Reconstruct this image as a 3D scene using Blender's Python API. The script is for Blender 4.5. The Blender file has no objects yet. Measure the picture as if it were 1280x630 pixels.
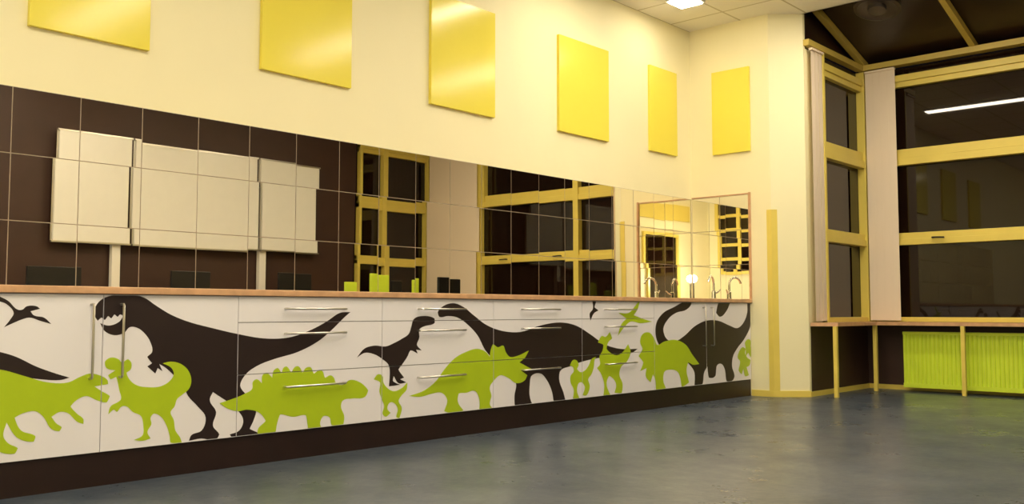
import bpy, bmesh, math, random
from mathutils import Vector
from mathutils.geometry import tessellate_polygon
random.seed(4)
S=bpy.context.scene
COL=S.collection
S.view_settings.view_transform='Standard'
# ---------------- materials
def mat(name,col,rough=.5,metal=0,emis=None,es=0,noise=0,nscale=8,col2=None,spec=.5,bump=0,bscale=60):
    m=bpy.data.materials.new(name); m.use_nodes=True
    nt=m.node_tree; b=nt.nodes['Principled BSDF']
    b.inputs['Base Color'].default_value=(*col,1); b.inputs['Roughness'].default_value=rough
    b.inputs['Metallic'].default_value=metal; b.inputs['Specular IOR Level'].default_value=spec
    if emis: b.inputs['Emission Color'].default_value=(*emis,1); b.inputs['Emission Strength'].default_value=es
    tc=nt.nodes.new('ShaderNodeTexCoord')
    if col2 or noise:
        n=nt.nodes.new('ShaderNodeTexNoise'); n.inputs['Scale'].default_value=nscale; n.inputs['Detail'].default_value=6
        r=nt.nodes.new('ShaderNodeValToRGB')
        c2=col2 if col2 else tuple(c*(1-noise) for c in col)
        r.color_ramp.elements[0].color=(*col,1); r.color_ramp.elements[1].color=(*c2,1)
        r.color_ramp.elements[0].position=.35; r.color_ramp.elements[1].position=.65
        nt.links.new(tc.outputs['Object'],n.inputs['Vector']); nt.links.new(n.outputs['Fac'],r.inputs['Fac'])
        nt.links.new(r.outputs['Color'],b.inputs['Base Color'])
    if bump:
        n2=nt.nodes.new('ShaderNodeTexNoise'); n2.inputs['Scale'].default_value=bscale
        bp=nt.nodes.new('ShaderNodeBump'); bp.inputs['Strength'].default_value=bump; bp.inputs['Distance'].default_value=.01
        nt.links.new(tc.outputs['Object'],n2.inputs['Vector']); nt.links.new(n2.outputs['Fac'],bp.inputs['Height'])
        nt.links.new(bp.outputs['Normal'],b.inputs['Normal'])
    return m
M={}
M['wall']=mat('cream_paint',(.90,.835,.54),.6,noise=.02,nscale=2,bump=.05,bscale=120)
M['brown']=mat('brown_paint',(.050,.020,.012),.55,noise=.15,nscale=3)
M['white']=mat('white_laminate',(.82,.79,.83),.35,noise=.015,nscale=2)
M['carcass']=mat('carcass_board',(.25,.22,.20),.7,noise=.1)
M['plinth']=mat('brown_laminate',(.020,.008,.006),.4,noise=.2,nscale=6)
M['wood']=mat('beech_edge',(.66,.38,.20),.4,noise=.2,nscale=14)
M['yellow']=mat('yellow_panel_lacquer',(.86,.745,.10),.16,noise=.02,nscale=3,spec=.32)
M['frame']=mat('yellow_frame_paint',(.80,.64,.13),.4,noise=.05,nscale=5)
M['beam']=mat('yellow_beam_paint',(.62,.47,.10),.45,noise=.08,nscale=5)
M['glass']=mat('night_window_glass',(.010,.004,.002),.02,spec=.5)
M['roof']=mat('dark_roof_panel',(.026,.010,.007),.35,noise=.3,nscale=2)
M['dino_b']=mat('brown_vinyl',(.018,.008,.007),.45,noise=.1)
M['dino_g']=mat('green_vinyl',(.42,.56,.012),.4,noise=.04)
M['green']=mat('green_enamel',(.66,.82,.05),.35,noise=.03)
M['chrome']=mat('chrome_metal',(.85,.85,.85),.10,metal=1)
M['steel']=mat('brushed_steel',(.60,.57,.52),.3,metal=1)
M['mirror']=mat('mirror_silver',(.88,.84,.74),.006,metal=1)
M['mback']=mat('mirror_gap_edge',(.42,.34,.25),.5)
M['curtain']=mat('beige_blind_cloth',(.88,.74,.58),.9)
M['black']=mat('black_plastic',(.012,.011,.012),.35,noise=.1)
M['board']=mat('whiteboard_enamel',(.88,.86,.80),.25,noise=.02)
M['lamp']=mat('lamp_diffuser',(1,1,1),.5,emis=(1,.875,.665),es=43)
M['bulb']=mat('work_lamp_bulb',(1,1,1),.5,emis=(1,.97,.9),es=300)
M['lampbody']=mat('lamp_housing',(.7,.7,.68),.4)
M['grey']=mat('grey_metal',(.12,.10,.09),.4,metal=.6)
# floor: marbled base, worn patches with changing gloss
def floor_mat():
    m=mat('blue_grey_marbled_linoleum',(.06,.075,.09),.27)
    nt=m.node_tree;b=nt.nodes['Principled BSDF'];tc=nt.nodes['Texture Coordinate']
    def noise(sc,det,ro):
        n=nt.nodes.new('ShaderNodeTexNoise');n.inputs['Scale'].default_value=sc;n.inputs['Detail'].default_value=det;n.inputs['Roughness'].default_value=ro
        nt.links.new(tc.outputs['Object'],n.inputs['Vector']);return n
    n=noise(2.4,12,.78)
    r=nt.nodes.new('ShaderNodeValToRGB')
    e=r.color_ramp.elements;e[0].position=.33;e[0].color=(.030,.046,.074,1);e[1].position=.68;e[1].color=(.100,.115,.140,1)
    nt.links.new(n.outputs['Fac'],r.inputs['Fac']);nt.links.new(r.outputs['Color'],b.inputs['Base Color'])
    n2=noise(1.7,12,.8)
    mr=nt.nodes.new('ShaderNodeMapRange');mr.inputs['From Min'].default_value=.35;mr.inputs['From Max'].default_value=.65;mr.inputs['To Min'].default_value=.24;mr.inputs['To Max'].default_value=.40
    nt.links.new(n2.outputs['Fac'],mr.inputs['Value']);nt.links.new(mr.outputs['Result'],b.inputs['Roughness'])
    bp=nt.nodes.new('ShaderNodeBump');bp.inputs['Strength'].default_value=.12;bp.inputs['Distance'].default_value=.01
    n3=noise(14,4,.6);nt.links.new(n3.outputs['Fac'],bp.inputs['Height']);nt.links.new(bp.outputs['Normal'],b.inputs['Normal'])
    return m
M['floor']=floor_mat()
def ceil_mat():
    m=mat('ceiling_tiles',(.75,.72,.62),.8)
    nt=m.node_tree;b=nt.nodes['Principled BSDF'];tc=nt.nodes['Texture Coordinate']
    br=nt.nodes.new('ShaderNodeTexBrick');br.offset=0;br.inputs['Scale'].default_value=1
    br.inputs['Brick Width'].default_value=.6;br.inputs['Row Height'].default_value=.6;br.inputs['Mortar Size'].default_value=.010
    br.inputs['Color1'].default_value=(.90,.87,.80,1);br.inputs['Color2'].default_value=(.88,.85,.78,1);br.inputs['Mortar'].default_value=(.55,.50,.38,1)
    nt.links.new(tc.outputs['Object'],br.inputs['Vector']);nt.links.new(br.outputs['Color'],b.inputs['Base Color'])
    return m
M['ceil']=ceil_mat()
# ---------------- geometry helpers
class G:
    def __init__(s): s.v=[];s.f=[];s.mi=[];s.mats=[]
    def m(s,k):
        if M[k] not in s.mats: s.mats.append(M[k])
        return s.mats.index(M[k])
    def box(s,x0,x1,y0,y1,z0,z1,k):
        i=len(s.v);s.v+=[(x,y,z) for x in(x0,x1) for y in(y0,y1) for z in(z0,z1)]
        for q in((0,1,3,2),(4,6,7,5),(0,4,5,1),(2,3,7,6),(0,2,6,4),(1,5,7,3)):
            s.f.append([i+a for a in q]);s.mi.append(s.m(k))
        return s
    def poly(s,pts,k):
        i=len(s.v);s.v+=[tuple(p) for p in pts];s.f.append(list(range(i,i+len(pts))));s.mi.append(s.m(k));return s
    def prism(s,pts,z0,z1,k):
        n=len(pts);i=len(s.v);s.v+=[(x,y,z0) for x,y in pts]+[(x,y,z1) for x,y in pts]
        s.f.append([i+j for j in range(n)][::-1]);s.f.append([i+n+j for j in range(n)]);s.mi+=[s.m(k)]*2
        for j in range(n):
            s.f.append([i+j,i+(j+1)%n,i+n+(j+1)%n,i+n+j]);s.mi.append(s.m(k))
        return s
    def tube(s,path,r,k,n=10):
        path=[Vector(p) for p in path];R=r if isinstance(r,(list,tuple)) else [r]*len(path)
        i0=len(s.v);prev=None
        for a,p in enumerate(path):
            t=(path[min(a+1,len(path)-1)]-path[max(a-1,0)]).normalized()
            if prev is None:
                u=t.orthogonal().normalized()
            else:
                u=(prev-t*prev.dot(t)).normalized()
            prev=u;w=t.cross(u)
            for j in range(n):
                an=2*math.pi*j/n;s.v.append(tuple(p+(u*math.cos(an)+w*math.sin(an))*R[a]))
        for a in range(len(path)-1):
            for j in range(n):
                s.f.append([i0+a*n+j,i0+a*n+(j+1)%n,i0+(a+1)*n+(j+1)%n,i0+(a+1)*n+j]);s.mi.append(s.m(k))
        s.f.append([i0+j for j in range(n)][::-1]);s.f.append([i0+(len(path)-1)*n+j for j in range(n)]);s.mi+=[s.m(k)]*2
        return s
    def obj(s,name,parent=None,origin=None,bevel=0,smooth=False,label=None):
        if origin is None:
            xs=[v[0] for v in s.v];ys=[v[1] for v in s.v];zs=[v[2] for v in s.v]
            origin=((min(xs)+max(xs))/2,(min(ys)+max(ys))/2,min(zs))
        me=bpy.data.meshes.new(name)
        me.from_pydata([(v[0]-origin[0],v[1]-origin[1],v[2]-origin[2]) for v in s.v],[],s.f)
        for m in s.mats: me.materials.append(m)
        for p,i in zip(me.polygons,s.mi): p.material_index=i
        bm=bmesh.new();bm.from_mesh(me)
        if smooth!='flat': bmesh.ops.recalc_face_normals(bm,faces=bm.faces)
        bm.to_mesh(me);bm.free()
        if smooth is True:
            for p in me.polygons:p.use_smooth=True
            me.set_sharp_from_angle(angle=math.radians(40))
        o=bpy.data.objects.new(name,me);COL.objects.link(o)
        WP[o.name]=Vector(origin)
        if parent: o.parent=parent;o.location=Vector(origin)-WP[parent.name]
        else:o.location=origin
        if bevel:
            b=o.modifiers.new('bevel','BEVEL');b.width=bevel;b.segments=2;b.limit_method='ANGLE'
        if label:o['label']=label
        return o
WP={}
def empty(name,loc,label,cat,group=None):
    o=bpy.data.objects.new(name,None);COL.objects.link(o);o.location=loc;o.empty_display_size=.1
    WP[o.name]=Vector(loc);tag(o,label,cat,group);return o
def tag(o,label,cat,group=None):
    o['label']=label;o['category']=cat
    if group:o['group']=group
    return o
def struct(o,label,cat):
    o['kind']='structure';o['label']=label;o['category']=cat;return o
# ---------------- room dimensions (metres)
XW,XE,XWIN=-2.0,8.44,10.15
YN,YS,YSIDE=5.136,-.80,3.98
PCX,PCY=8.44,4.236     # start of the chamfered corner
PDX=8.68
HC=3.79
T=.12
XB=2.6   # where the brown wall starts
struct(G().box(XW-T,XWIN+T,YS-T,YN+T,-.1,0,'floor').obj('floor'),'blue-grey marbled glossy linoleum floor','floor')
struct(G().box(XW-T,PDX,YS,YN,HC,HC+.1,'ceil').obj('ceiling',origin=(PDX,YN,HC)),'suspended white tile ceiling','ceiling')
struct(G().box(XW-T,XE+T,YN,YN+T,0,HC+.1,'wall').obj('wall_north'),'cream painted wall above the long counter','wall')
struct(G().box(XW-T,XW,YS,YN,0,HC+.1,'wall').obj('wall_west'),'cream painted end wall','wall')
struct(G().box(XW-T,XB,YS-T,YS,0,HC+.1,'wall').box(XB,PDX,YS-T,YS,0,HC+.1,'brown').obj('wall_south'),'dark brown and cream painted wall behind the whiteboard','wall')
struct(G().prism([(XE,YN),(XE,PCY),(PDX,YSIDE),(PDX+.04,YSIDE),(PDX+.04,YN)],0,HC+.1,'wall').obj('wall_east'),'cream painted return wall with angled corner','wall')
struct(G().box(PDX+.04,XWIN+T,YSIDE,YSIDE+T,0,.70,'brown').box(PDX+.04,9.0,YSIDE,YSIDE+T,.70,3.45,'wall')
  .poly([(PDX,YSIDE+.03,3.5),(XWIN,YSIDE+.03,3.5),(XWIN,YSIDE+.03,3.52),(PDX,YSIDE+.03,3.95)],'roof').obj('wall_alcove_north'),'dark brown low wall under the side window','wall')
struct(G().box(XWIN,XWIN+T,YS-T,YSIDE+T,0,.70,'brown').obj('wall_window_side'),'dark brown low wall behind the radiator','wall')
struct(G().box(PDX,XWIN+T,YS-T,YS,0,.70,'brown').poly([(PDX,YS,3.5),(XWIN,YS,3.5),(XWIN,YS,3.52),(PDX,YS,3.95)],'roof').obj('wall_alcove_south'),'dark brown low wall of the bay','wall')
sl=.27
def rz(x): return 3.50+(XWIN-x)*sl
g=G()
g.poly([(PDX-.02,YS-T,rz(PDX-.02)+.08),(XWIN+T,YS-T,rz(XWIN+T)+.08),(XWIN+T,YSIDE+T,rz(XWIN+T)+.08),(PDX-.02,YSIDE+T,rz(PDX-.02)+.08)],'roof')
g.box(PDX-.02,PDX,YS,YSIDE,HC,rz(PDX)+.1,'ceil')
struct(g.obj('ceiling_bay'),'dark sloping bay roof','ceiling')
ti=1
def trim(g,label,bevel=0):
    global ti
    o=struct(g.obj('trim_%d'%ti,bevel=bevel),label,'trim');ti+=1;return o
def beam(y):
    w=.028;g=G()
    pts=[(PDX,rz(PDX)),(XWIN,rz(XWIN)),(XWIN,rz(XWIN)+.07),(PDX,rz(PDX)+.07)]
    for yy in(y-w,y+w): g.v+=[(a,yy,b) for a,b in pts]
    g.f+=[[0,1,2,3],[7,6,5,4]]+[[j,(j+1)%4,4+(j+1)%4,4+j] for j in range(4)];g.mi=[g.m('beam')]*6
    trim(g,'yellow sloping roof beam of the bay')
for y in(3.93,2.80,1.65,.5,-.65): beam(y)
trim(G().box(XWIN-.10,XWIN+.02,YS,YSIDE,3.47,3.53,'beam'),'yellow beam along the top of the bay windows')
trim(G().box(PDX,XWIN-.10,YSIDE-.06,YSIDE+.02,3.47,3.53,'beam'),'yellow beam above the side window')
trim(G().box(PDX,XWIN-.10,YS-.02,YS+.06,3.47,3.53,'beam'),'yellow beam above the side window')
d=.045;s45=.035
g=G().prism([(PCX-.006,PCY+d),(PCX-.006,PCY-.004),(PCX+s45,PCY-s45*1.083-.010),(PCX+s45+.006,PCY-s45*1.083-.002),(PCX,PCY),(PCX,PCY+d)],.06,1.83,'frame')
trim(g,'yellow corner guard strip on the angled corner')
def base(name,g,l): 
    o=struct(g.obj(name),l,'baseboard');return o
base('baseboard_east',G().box(XE-.012,XE,PCY,4.47,0,.06,'frame').prism([(PCX-.012,PCY),(PDX-.006,YSIDE-.014),(PDX,YSIDE),(PCX,PCY)],0,.06,'frame'),'yellow baseboard around the angled corner')
base('baseboard_alcove',G().box(PDX,XWIN,YSIDE-.012,YSIDE,0,.05,'frame').box(XWIN-.012,XWIN,YS,YSIDE-.012,0,.05,'frame'),'yellow baseboard under the windows')
base('baseboard_south',G().box(XW,PDX,YS,YS+.012,0,.06,'frame'),'yellow baseboard')
# ---------------- windows
def window(name,axis,p,inward,s0,s1,mull,label):
    g=G()
    def B(a,b,z0,z1,d0,d1,k):
        lo,hi=sorted((p+inward*d0,p+inward*d1))
        if axis=='x': g.box(lo,hi,a,b,z0,z1,k)
        else: g.box(a,b,lo,hi,z0,z1,k)
    B(s0,s1,.70,3.46,-.05,-.03,'glass')
    for z0,z1 in((.72,.77),(1.535,1.60),(2.39,2.47),(3.30,3.37)):B(s0,s1,z0,z1,-.03,.05,'frame')
    for z0,z1 in((1.60,1.665),(2.47,2.565),(3.24,3.30)):B(s0,s1,z0,z1,-.03,.03,'frame')
    edges=[s0]+mull+[s1]
    for e in edges:
        a=max(s0,e-.045);b=min(s1,e+.045);B(a,b,.72,3.46,-.03,.06,'frame')
    o=struct(g.obj(name,bevel=.004),label,'window')
    return o
window('window_1','x',XWIN,-1,.42,3.96,[2.28],'yellow framed bay window with dark night glass')
window('window_2','y',YSIDE,-1,9.0,10.10,[],'narrow yellow framed side window with dark glass')
window('window_3','y',YS,1,8.72,10.10,[9.2],'yellow framed side window with dark glass')
window('window_4','x',XWIN,-1,YS+.02,.42,[],'yellow framed bay window behind a curtain')
for y in(3.25,2.0,1.0):
    g=G().tube([(XWIN-.05,y,1.60),(XWIN-.085,y,1.60),(XWIN-.09,y-.02,1.60),(XWIN-.09,y-.12,1.595)],.009,'black')
    g.obj('window_handle',parent=bpy.data.objects['window_1'],smooth=True)
# high lattice window on the end wall and a glazed door below a yellow band
g=G().box(XW-.02,XW+.01,-.45,.80,1.70,3.30,'glass')
for i in range(6): 
    z=1.70+i*.32;g.box(XW,XW+.05,-.48,.83,z-.035,z+.035,'frame')
for i in range(4): 
    y=-.45+i*.4167;g.box(XW,XW+.06,y-.04,y+.04,1.665,3.335,'frame')
struct(g.obj('window_5'),'high yellow lattice window on the cream end wall','window')
g=G().box(-.75,.50,YS-.01,YS+.012,0,2.48,'glass')
for x in(-.78,.53): g.box(x-.035,x+.035,YS,YS+.05,0,2.53,'frame')
g.box(-1.2,1.0,YS,YS+.03,2.80,3.15,'frame').box(-.75,.50,YS,YS+.048,2.47,2.53,'frame')
struct(g.obj('door_1'),'dark glazed door below a yellow band','door')
# ---------------- vertical blinds
def curtain(axis,p,s0,s1,z0,z1,n,label):
    g=G();w=(s1-s0)/n
    for i in range(n):
        a=s0+i*w;b=a+w*1.03
        q=[(a,p-.0025),(b,p+.0025),(b,p+.0045),(a,p-.0005)]
        g.prism([(v,u) for u,v in q] if axis=='x' else q,z0,z1,'curtain')
    if axis=='x': g.box(p-.02,p+.02,s0,s1,z1,z1+.02,'curtain')
    else: g.box(s0,s1,p-.02,p+.02,z1,z1+.02,'curtain')
    tag(g.obj('curtain'),label,'curtain','blinds in the window bay')
curtain('x',10.045,3.58,3.90,.735,3.43,4,'pinkish beige vertical slat blind in the bay corner')
curtain('y',3.925,8.73,8.99,.735,3.43,3,'narrow beige vertical slat blind beside the angled corner')
curtain('x',10.045,YS+.1,.42,.735,3.43,12,'wide beige vertical slat blind drawn across the bay window')
# ---------------- ledge under the windows
LZ=.72
e=empty('window_ledge',(9.9,3.6,0),'beech-edged window ledge on slim yellow legs','shelf')
g=G().prism([(8.70,3.97),(8.80,3.74),(9.78,3.74),(9.78,YS+.01),(10.10,YS+.01),(10.10,3.97)],LZ-.035,LZ,'wood')
g.obj('ledge_top',parent=e)
for x,y in((8.80,3.765),(9.80,3.765),(9.80,2.90),(9.80,1.2)):
    G().box(x-.018,x+.018,y-.018,y+.018,0,LZ-.036,'frame').obj('leg',parent=e)
# ---------------- radiator
def radiator(y0,y1):
    e=empty('radiator',(10.0,(y0+y1)/2,.0),'lime green ribbed panel radiator below the window ledge','radiator')
    g=G();x0,x1=9.93,10.03
    g.box(x0+.012,x1,y0,y1,.05,.62,'green');n=int((y1-y0)/.040);w=(y1-y0)/n
    for i in range(n):
        y=y0+i*w
        g.prism([(x0+.013,y+.006),(x0,y+.012),(x0,y+w-.012),(x0+.013,y+w-.006)],.09,.59,'green')
    g.box(x0-.002,x1,y0,y1,.59,.62,'green').box(x0-.002,x1,y0,y1,.045,.09,'green')
    g.obj('radiator_panel',parent=e)
    for y in(y0+.2,y1-.2): G().box(10.031,10.149,y-.02,y+.02,.15,.55,'green').obj('wall_bracket',parent=e)
radiator(1.55,3.53)
# ---------------- wall panels
def panel(x0,x1,z0,z1,l):
    o=G().box(x0,x1,YN-.03,YN-.0005,z0,z1,'yellow').obj('acoustic_panel',bevel=.002);tag(o,l,'wall panel','yellow panels on the upper wall')
L='glossy yellow rectangular acoustic panel hung on the cream wall'
for x0,x1,z0 in((1.84,2.50,2.335),(3.24,3.955,2.375),(4.705,5.41,2.395),(6.23,6.96,2.41),(7.65,8.14,2.42)): panel(x0,x1,z0,z0+.86,L)
o=G().box(XE-.03,XE-.0005,4.44,4.86,2.435,3.295,'yellow').obj('acoustic_panel',bevel=.002);tag(o,'narrow glossy yellow panel on the return wall','wall panel','yellow panels on the upper wall')
# ---------------- mirrors
TS=.35
def mirror_wall(axis,p,s0,n,z0,rows,ts,name,label,am):
    g=G();gap=.0025
    for i in range(n):
        for j in range(rows):
            a,b=s0+i*ts+gap,s0+(i+1)*ts-gap;c,d=z0+j*TS+gap,z0+(j+1)*TS-gap
            t1=random.uniform(-1,1)*am;t2=random.uniform(-1,1)*am
            q=[(a,c,-t1-t2),(b,c,t1-t2),(b,d,t1+t2),(a,d,-t1+t2)]
            f=p-.004
            pts=[((s,f-o_,z) if axis=='y' else (f-o_,s,z)) for s,z,o_ in q]
            if axis=='x': pts=pts[::-1]
            g.poly(pts,'mirror')
    if axis=='y': g.box(s0,s0+n*ts,p-.0022,p-.0002,z0,z0+rows*TS,'mback')
    else: g.box(p-.0022,p-.0002,s0,s0+n*ts,z0,z0+rows*TS,'mback')
    return tag(g.obj(name,smooth='flat'),label,'mirror')
CT=.95
mirror_wall('y',YN,8.43-TS*21,21,CT+.001,3,TS,'mirror','long wall mirror of square tiles above the counter',.0004)
mirror_wall('x',XE,4.475,2,CT+.001,3,.325,'mirror','tiled mirror on the return wall at the counter end',.00015)
o=G().box(XE-.02,XE-.0005,4.452,4.472,CT+.001,2.02,'wood').box(XE-.012,XE-.0005,4.472,YN-.014,2.003,2.015,'wood').obj('mirror_trim')
tag(o,'beech edge strip around the return wall mirror','trim')
# ---------------- cabinets
FY=4.47
G_=.002
def handle(parent,x,z,vert,ln,name='handle'):
    y=FY-.001;r=.006
    if vert: p=[(x,y+.002,z-ln/2),(x,y-.028,z-ln/2),(x,y-.034,z-ln/2+.006),(x,y-.034,z+ln/2-.006),(x,y-.028,z+ln/2),(x,y+.002,z+ln/2)]
    else: p=[(x-ln/2,y+.002,z),(x-ln/2,y-.028,z),(x-ln/2+.006,y-.034,z),(x+ln/2-.006,y-.034,z),(x+ln/2,y-.028,z),(x+ln/2,y+.002,z)]
    G().tube(p,r,'steel',8).obj(name,parent=parent,smooth=True,label='brushed steel bar handle')
ZB,ZT=.16,.915
Z1,Z2=.771,.49
def cab_body(e,x0,x1):
    G().box(x0+.001,x1-.001,FY+.019,YN-.002,ZB,ZT-.001,'carcass').obj('body',parent=e)
def drawer_unit(x0,x1,l):
    e=empty('drawer_cabinet',((x0+x1)/2,4.8,ZB),l,'cabinet','cabinets under the long counter')
    cab_body(e,x0,x1)
    for a,b,hz in((Z1,ZT-.002,.846),(Z2,Z1,.707),(ZB,Z2,.41)):
        d=G().box(x0+G_,x1-G_,FY,FY+.018,a+G_,b-G_,'white').obj('drawer',parent=e)
        handle(d,(x0+x1)/2,hz,False,.41)
def door_unit(x0,xm,x1,l):
    e=empty('door_cabinet',((x0+x1)/2,4.8,ZB),l,'cabinet','cabinets under the long counter')
    cab_body(e,x0,x1)
    for a,b,hx in((x0,xm,xm-.06),(xm,x1,xm+.085)):
        d=G().box(a+G_,b-G_,FY,FY+.018,ZB+G_,ZT-.004,'white').obj('door',parent=e)
        handle(d,hx,.69,True,.35)
door_unit(1.26,1.99,2.72,'white two-door cabinet with long steel handles')
for x in(2.72,3.72,4.72,5.72): drawer_unit(x,x+1.0,'white three-drawer cabinet with dinosaur decals across it')
door_unit(6.72,7.58,8.43,'white two-door cabinet below the sink end')
tag(G().box(1.26,XE-.002,FY+.012,FY+.03,0,ZB-.001,'plinth').obj('plinth'),'continuous dark brown plinth board below the cabinets','plinth')
tag(G().box(1.26,XE-.001,FY-.02,YN-.006,ZT,CT,'wood').obj('worktop',bevel=.004),'long continuous worktop with beech edge','worktop')
# ---------------- tap
tx,ty=8.28,4.79
e=empty('tap',(tx,ty,CT),'chrome gooseneck tap standing on the counter','tap')
G().tube([(tx,ty,CT+.001),(tx,ty,CT+.012),(tx,ty,CT+.014),(tx,ty,CT+.08),(tx,ty,CT+.09)],[.030,.030,.023,.023,.014],'chrome',16).obj('tap_base',parent=e,smooth=True)
pts=[(tx,ty,CT+.08),(tx,ty,CT+.15)]
for i in range(1,13):
    a=math.pi*i/13*1.0;pts.append((tx-.085+.085*math.cos(a),ty-.02*(1-math.cos(a)),CT+.15+.08*math.sin(a)))
G().tube(pts,.012,'chrome',12).obj('spout',parent=e,smooth=True)
G().tube([(tx+.015,ty,CT+.06),(tx+.05,ty-.01,CT+.07),(tx+.095,ty-.02,CT+.10)],[.011,.009,.007],'chrome',10).obj('lever',parent=e,smooth=True)
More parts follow.
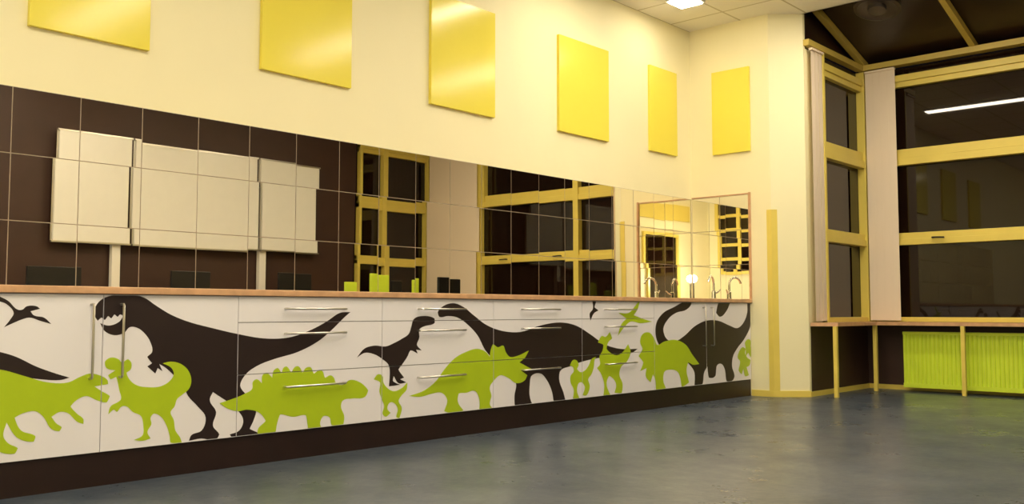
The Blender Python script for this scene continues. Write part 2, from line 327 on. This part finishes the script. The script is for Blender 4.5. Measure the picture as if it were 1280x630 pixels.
# ---------------- survey model: turns the traced outlines into metres (x, z) on the cabinet fronts
F=1161.;HD=math.radians(42.3);PI_=math.atan(74/F);CH=.832
def ray(px,py):
    x=(px-640)/F;y=-(py-315)/F
    f=math.cos(PI_)-y*math.sin(PI_);u=math.sin(PI_)+y*math.cos(PI_)
    return Vector((f*math.cos(HD)+x*math.sin(HD),f*math.sin(HD)-x*math.cos(HD),u))
def front(px,py,Y=FY):
    r=ray(px,py);t=Y/r.y;return (r.x*t,CH+r.z*t)
DINO=[
('b','dark brown flying reptile decal',[(-4,369),(10,376),(22,387),(28,387),(33,383),(46,383),(50,386),(38,389),(42,394),(55,397),(64,405),(50,401),(37,397),(28,399),(16,404),(5,409),(13,399),(17,391),(8,380),(-4,374)]),
('b','dark brown dinosaur tail decal',[(-20,437),(0,440),(20,446),(45,458),(70,467),(87,472),(75,475),(50,474),(20,470),(0,464),(-20,460)]),
('g','lime green running dinosaur decal',[(-15,462),(0,462),(30,470),(60,478),(85,478),(100,471),(112,467),(124,469),(134,475),(135,480),(118,483),(127,489),(137,495),(133,503),(120,500),(108,495),(97,499),(88,508),(96,517),(104,524),(104,530),(96,527),(84,516),(74,515),(64,521),(70,529),(77,534),(74,539),(64,536),(54,521),(44,514),(30,516),(18,522),(26,538),(44,545),(42,552),(30,551),(20,546),(8,528),(4,545),(10,554),(22,560),(18,567),(-2,564),(-15,545)]),
('g','lime green standing dinosaur decal with curled tail',[(131,452),(138,447),(148,449),(152,453),(160,449),(164,454),(163,462),(158,466),(163,476),(172,482),(185,484),(200,483),(211,477),(217,468),(214,460),(203,454),(214,452),(226,455),(235,463),(239,475),(236,486),(228,493),(221,499),(218,508),(213,515),(217,525),(219,538),(225,547),(227,553),(213,553),(212,546),(208,532),(200,520),(192,517),(188,522),(189,530),(184,540),(188,548),(178,551),(167,550),(178,544),(179,533),(176,520),(166,515),(158,508),(152,508),(146,515),(142,512),(135,518),(138,508),(148,502),(151,499),(149,488),(147,478),(145,471),(138,474),(135,469),(144,463),(133,460)]),
('b','large dark brown tyrannosaur decal with open jaws',[(119,384),(126,375),(137,370),(150,368),(165,368),(180,372),(195,382),(213,393),(235,402),(265,410),(295,417),(330,423),(360,422),(385,414),(408,402),(425,391),(438,390),(430,397),(414,413),(397,427),(372,440),(342,449),(322,457),(307,468),(300,482),(310,496),(320,512),(317,525),(312,536),(323,541),(319,548),(306,546),(292,549),(287,543),(299,538),(304,526),(297,513),(284,502),(272,494),(266,490),(262,500),(270,515),(266,532),(274,543),(269,550),(252,548),(236,551),(239,544),(252,538),(257,522),(247,508),(235,495),(228,480),(216,468),(206,459),(199,455),(203,464),(197,460),(194,467),(184,458),(190,454),(184,446),(190,440),(188,428),(181,417),(172,410),(162,409),(155,416),(143,419),(131,414),(125,404),(136,407),(149,402),(154,395),(150,393),(147,396),(143,393),(139,398),(135,395),(131,400),(127,397),(122,401),(118,394)]),
('g','lime green armoured dinosaur decal with spiked back',[(274,504),(292,498),(306,492),(315,486),(316,477),(321,474),(327,479),(328,469),(333,466),(340,472),(342,463),(347,460),(352,467),(354,460),(358,458),(364,466),(368,459),(373,458),(378,466),(382,460),(388,459),(392,467),(398,463),(403,464),(406,472),(413,469),(417,472),(420,479),(428,481),(437,475),(450,478),(460,488),(456,496),(440,498),(428,501),(426,508),(430,520),(429,530),(414,531),(412,522),(404,520),(400,528),(403,539),(387,542),(384,530),(382,519),(366,521),(350,518),(346,530),(343,544),(323,546),(322,537),(332,526),(324,516),(308,512),(298,514),(285,511)]),
('b','small dark brown raptor decal',[(446,447),(455,436),(468,432),(482,433),(492,429),(503,423),(511,417),(514,408),(517,399),(528,395),(543,398),(543,404),(530,408),(524,412),(524,422),(521,431),(527,438),(520,437),(522,442),(513,438),(509,446),(503,455),(498,462),(505,472),(500,474),(508,478),(498,479),(492,470),(491,476),(500,481),(486,483),(487,470),(486,457),(478,449),(468,443),(456,441)]),
('g','tiny lime green long-necked dinosaur decal',[(467,474),(472,468),(478,470),(479,478),(484,485),(492,489),(502,485),(509,478),(508,487),(502,494),(498,501),(502,510),(499,523),(495,521),(497,511),(491,503),(486,504),(484,511),(488,516),(482,521),(478,517),(480,508),(477,499),(474,489),(475,478)]),
('g','lime green three-horned dinosaur decal',[(511,495),(530,488),(545,476),(555,462),(568,448),(582,440),(597,436),(607,440),(612,446),(613,438),(616,430),(622,434),(629,432),(632,440),(637,446),(646,445),(661,438),(656,447),(649,453),(664,461),(651,463),(659,469),(656,475),(645,479),(636,473),(625,469),(617,476),(612,484),(614,495),(612,505),(618,513),(599,515),(599,500),(594,489),(582,491),(573,492),(572,502),(579,513),(566,517),(555,514),(559,500),(552,491),(540,492),(525,496)]),
('b','large dark brown long-necked dinosaur decal',[(547,390),(555,382),(567,379),(578,383),(592,394),(606,405),(625,413),(650,415),(675,407),(700,403),(720,407),(738,418),(755,430),(775,436),(797,436),(790,441),(765,445),(745,448),(728,452),(712,458),(700,464),(699,475),(704,490),(707,502),(693,505),(690,490),(684,476),(676,467),(664,470),(662,482),(662,495),(666,508),(644,511),(643,495),(645,480),(638,466),(620,452),(606,437),(598,421),(588,409),(572,397),(560,395),(549,396)]),
('g','small lime green upright dinosaur decal',[(712,457),(716,450),(721,451),(723,456),(721,461),(725,465),(731,463),(736,456),(739,449),(745,446),(743,450),(742,459),(739,468),(735,474),(737,483),(733,494),(728,494),(731,484),(727,478),(723,479),(721,488),(724,498),(716,498),(717,487),(713,478),(713,470),(717,464),(716,459)]),
('g','lime green upright dinosaur decal with crest',[(747,428),(752,420),(757,421),(762,415),(765,423),(760,428),(758,436),(763,441),(771,444),(779,439),(785,430),(788,440),(784,451),(776,459),(774,468),(778,480),(777,491),(768,491),(770,481),(766,473),(761,470),(758,479),(763,495),(754,496),(755,480),(751,467),(746,460),(750,455),(749,446),(753,438),(754,431)]),
('b','tiny dark brown flying reptile decal',[(740,374),(745,377),(743,384),(748,388),(742,392),(738,401),(737,392),(741,386)]),
('g','lime green flying reptile decal',[(800,374),(797,386),(792,394),(802,398),(815,402),(800,404),(788,402),(780,409),(772,420),(776,406),(783,398),(773,391),(786,391),(794,382)]),
('g','lime green horned quadruped decal',[(800,428),(802,419),(812,416),(818,424),(821,431),(830,427),(845,425),(858,432),(865,443),(874,455),(866,456),(860,453),(858,463),(861,478),(852,484),(850,472),(847,465),(838,462),(830,465),(829,476),(832,485),(820,488),(819,475),(816,468),(813,478),(807,470),(808,460),(800,464),(804,453),(798,445),(803,436)]),
('b','dark brown long-necked dinosaur decal with raised tail',[(863,374),(864,380),(858,387),(845,391),(835,399),(829,411),(832,422),(842,427),(855,420),(868,408),(882,401),(898,401),(912,407),(922,410),(930,402),(934,390),(934,377),(940,376),(940,395),(937,410),(930,424),(921,436),(916,446),(915,458),(918,470),(916,475),(908,476),(906,462),(902,455),(896,457),(894,470),(886,472),(884,458),(880,466),(878,480),(868,483),(868,466),(862,456),(852,447),(838,441),(826,434),(820,422),(820,405),(828,392),(842,384),(855,377)]),
('b','small dark brown head decal',[(898,379),(903,375),(913,376),(909,387),(900,396),(895,391)]),
('g','tiny lime green dinosaur decal',[(923,441),(928,434),(932,436),(931,441),(934,447),(938,450),(937,456),(933,459),(936,469),(931,470),(929,461),(927,468),(923,463),(925,452),(922,447)]),
('g','tiny lime green dinosaur head decal',[(931,428),(935,424),(940,427),(938,432),(940,440),(938,447),(935,441),(932,446),(932,436)]),
]
def smooth_poly(p,sub=5):
    P=[Vector(q) for q in p];n=len(P);tan=[]
    for i in range(n):
        a,b,c=P[i-1],P[i],P[(i+1)%n]
        u,v=(b-a),(c-b)
        k=u.normalized().dot(v.normalized())
        w=0 if k<-.1 else min(1,(k+.1)/.6)
        d=(u.normalized()+v.normalized())
        d=d.normalized() if d.length>1e-6 else Vector((0,0))
        tan.append((d,w))
    out=[]
    for i in range(n):
        b,c=P[i],P[(i+1)%n];L_=(c-b).length
        t0=tan[i][0]*L_*tan[i][1];t1=tan[(i+1)%n][0]*L_*tan[(i+1)%n][1]
        if tan[i][1]<1: t0+= (c-b)*(1-tan[i][1])
        if tan[(i+1)%n][1]<1: t1+= (c-b)*(1-tan[(i+1)%n][1])
        for s in range(sub):
            t=s/sub
            out.append(b*(2*t**3-3*t*t+1)+t0*(t**3-2*t*t+t)+c*(-2*t**3+3*t*t)+t1*(t**3-t*t))
    return out
VS=[1.99,2.72,3.72,4.72,5.72,6.72,7.58]
for k,(c,l,pts) in enumerate(DINO):
    w=smooth_poly([front(*p) for p in pts])
    w=[(min(max(x,1.265),8.425),min(max(z,ZB+.005),ZT-.006)) for x,z in w]
    w=[q for i,q in enumerate(w) if (Vector(q)-Vector(w[i-1])).length>1e-5]
    y=FY-(.0010 if c=='b' else .0018)
    bm=bmesh.new();vs=[bm.verts.new((x,y,z)) for x,z in w]
    for t in tessellate_polygon([[Vector((x,z,0)) for x,z in w]]):
        a,b,d_=[Vector(w[i]) for i in t]
        cr=(b-a).x*(d_-a).y-(b-a).y*(d_-a).x
        if abs(cr)<1e-9: continue
        t=t if cr>0 else t[::-1]
        try: bm.faces.new([vs[i] for i in t])
        except ValueError: pass
    for s in VS:
        for q in(s-.0022,s+.0022):
            bmesh.ops.bisect_plane(bm,geom=bm.verts[:]+bm.edges[:]+bm.faces[:],plane_co=(q,0,0),plane_no=(1,0,0))
    for s in(Z1,Z2):
        for q in(s-.0022,s+.0022):
            bmesh.ops.bisect_plane(bm,geom=bm.verts[:]+bm.edges[:]+bm.faces[:],plane_co=(0,0,q),plane_no=(0,0,1))
    dead=[]
    for f in bm.faces:
        m=f.calc_center_median()
        if any(abs(m.x-s)<.0022 for s in VS) or (2.72<m.x<6.72 and any(abs(m.z-s)<.0022 for s in(Z1,Z2))): dead.append(f)
    bmesh.ops.delete(bm,geom=dead,context='FACES')
    xs=sum(v.co.x for v in bm.verts)/len(bm.verts);zs=min(v.co.z for v in bm.verts)
    bmesh.ops.translate(bm,verts=bm.verts,vec=(-xs,-y,-zs))
    me=bpy.data.meshes.new('dinosaur_decal');bm.to_mesh(me);bm.free()
    me.materials.append(M['dino_b' if c=='b' else 'dino_g'])
    o=bpy.data.objects.new('dinosaur_decal',me);COL.objects.link(o);o.location=(xs,y,zs)
    tag(o,l+' on the white fronts','decal','dinosaur decals on the cabinet fronts')
# ---------------- ceiling lights
def ceil_light(x0,x1,y0,y1,l):
    e=empty('ceiling_light',((x0+x1)/2,(y0+y1)/2,HC),l,'lamp','ceiling lights')
    G().box(x0-.02,x1+.02,y0-.02,y1+.02,HC-.025,HC-.001,'lampbody').obj('housing',parent=e)
    G().box(x0,x1,y0,y1,HC-.034,HC-.0255,'lamp').obj('diffuser',parent=e)
LL='long fluorescent strip light below the tile ceiling'
for x,a,b in((-.6,.2,3.4),(1.6,.2,3.4),(3.9,.2,3.4),(6.2,1.2,4.6),(8.15,1.3,3.5)): ceil_light(x-.08,x+.08,a,b,LL)
ceil_light(7.40,7.64,4.50,4.73,'short fluorescent fitting close to the corner')
e=empty('round_ceiling_vent',(9.08,3.39,rz(9.08)),'dark round metal fitting mounted on the sloping bay roof','vent')
g=G();N=32;prof=[(.22,.03),(.22,-.01),(.19,-.02),(.16,0),(.09,.005),(.085,-.03),(.03,-.04),(0.001,-.04)]
for r,z in prof:
    for j in range(N):
        a=2*math.pi*j/N;x=9.08+r*math.cos(a);g.v.append((x,3.39+r*math.sin(a),rz(x)+.03+z))
for a in range(len(prof)-1):
    for j in range(N): g.f.append([a*N+j,a*N+(j+1)%N,(a+1)*N+(j+1)%N,(a+1)*N+j]);g.mi.append(g.m('grey'))
g.obj('vent_cover',parent=e,smooth=True)
# ---------------- opposite side (seen in the mirror)
e=empty('whiteboard',(6.0,YS+.05,0),'large three-panel whiteboard on lifting columns','whiteboard')
for a,b in((4.27,5.16),(5.18,6.92),(6.94,7.91)):
    w=G().box(a+.02,b-.02,YS+.10,YS+.13,1.66,2.89,'board').obj('board_panel',parent=e)
    G().box(a,b,YS+.095,YS+.099,1.64,2.91,'steel').box(a,b,YS+.10,YS+.135,2.89,2.91,'steel').box(a,b,YS+.10,YS+.135,1.64,1.66,'steel').obj('board_frame',parent=e)
for x in(5.0,7.0): G().box(x-.05,x+.05,YS+.02,YS+.09,0,2.5,'board').obj('column',parent=e)
def desk(x0,x1,y0,y1):
    e=empty('desk',((x0+x1)/2,(y0+y1)/2,0),'plain beech desk standing along the brown wall','desk','desks along the brown wall')
    G().box(x0,x1,y0,y1,.72,.75,'wood').obj('desk_top',parent=e,bevel=.003)
    for x in(x0+.05,x1-.05):
        for y in(y0+.05,y1-.05): G().box(x-.02,x+.02,y-.02,y+.02,0,.719,'steel').obj('leg',parent=e)
for x in(3.7,5.3,6.9): desk(x,x+1.55,-.62,.05)
def monitor(x,y):
    e=empty('monitor',(x,y,.751),'black computer monitor standing on a desk','monitor','computer monitors on the desks')
    G().box(x-.27,x+.27,y-.02,y+.02,.90,1.34,'black').obj('screen',parent=e,bevel=.006)
    G().box(x-.03,x+.03,y-.045,y-.021,.765,1.05,'black').obj('stand',parent=e)
    G().box(x-.12,x+.12,y-.10,y+.06,.751,.764,'black').obj('stand_base',parent=e)
for x in(4.15,5.75,7.25): monitor(x,-.3)
def chair(x,y,w,k='green',h=1.27):
    nm='lime green' if k=='green' else 'black'
    e=empty('chair',(x,y,0),nm+' high-backed chair in front of the desks','chair','high-backed chairs')
    G().box(x-w/2,x+w/2,y-.02,y+.02,.62,h,k).obj('backrest',parent=e,bevel=.008)
    G().box(x-w/2,x+w/2,y-.46,y-.021,.56,.60,k).obj('seat',parent=e,bevel=.01)
    for a in(-w/2+.03,w/2-.03):
        for b in(-.44,-.05): G().box(x+a-.015,x+a+.015,y+b-.015,y+b+.015,0,.559,'steel').obj('leg',parent=e)
for x,y,w_,k,h in((7.42,.75,.18,'green',1.20),(7.86,.75,.24,'green',1.32),(8.12,.75,.17,'black',1.25),(8.48,.75,.15,'green',1.27),(9.15,.75,.45,'black',1.30)): chair(x,y,w_,k,h)
# work lamp on a stand behind the photographer, seen as a glint in the mirror corner
lx,ly=-.25,-.16
e=empty('work_lamp',(lx,ly,0),'small bright lamp on a slim black tripod','lamp')
G().tube([(lx,ly,.45),(lx,ly,1.43)],.012,'black').obj('pole',parent=e,smooth=True)
for a in(.6,2.7,4.8): G().tube([(lx,ly,.5),(lx+.28*math.cos(a),ly+.28*math.sin(a),.006)],.009,'black').obj('leg',parent=e,smooth=True)
g=G();N=16
for i in range(9):
    p=math.pi*(i/8)
    for j in range(N):
        a=2*math.pi*j/N;r=max(.0005,.08*math.sin(p));g.v.append((lx+r*math.cos(a),ly+r*math.sin(a),1.511-.08*math.cos(p)))
for i in range(8):
    for j in range(N): g.f.append([i*N+j,i*N+(j+1)%N,(i+1)*N+(j+1)%N,(i+1)*N+j]);g.mi.append(g.m('bulb'))
g.obj('bulb',parent=e,smooth=True)
# ---------------- world + camera
w=bpy.data.worlds.new('World');S.world=w;w.use_nodes=True
w.node_tree.nodes['Background'].inputs['Color'].default_value=(.01,.008,.012,1);w.node_tree.nodes['Background'].inputs['Strength'].default_value=.3
cam=bpy.data.cameras.new('Camera');co=bpy.data.objects.new('Camera',cam);COL.objects.link(co)
cam.sensor_width=36;cam.lens=F/1280*36;cam.clip_start=.02
co.location=(0,0,CH);co.rotation_euler=(math.pi/2+PI_,0,HD-math.pi/2)
S.camera=co
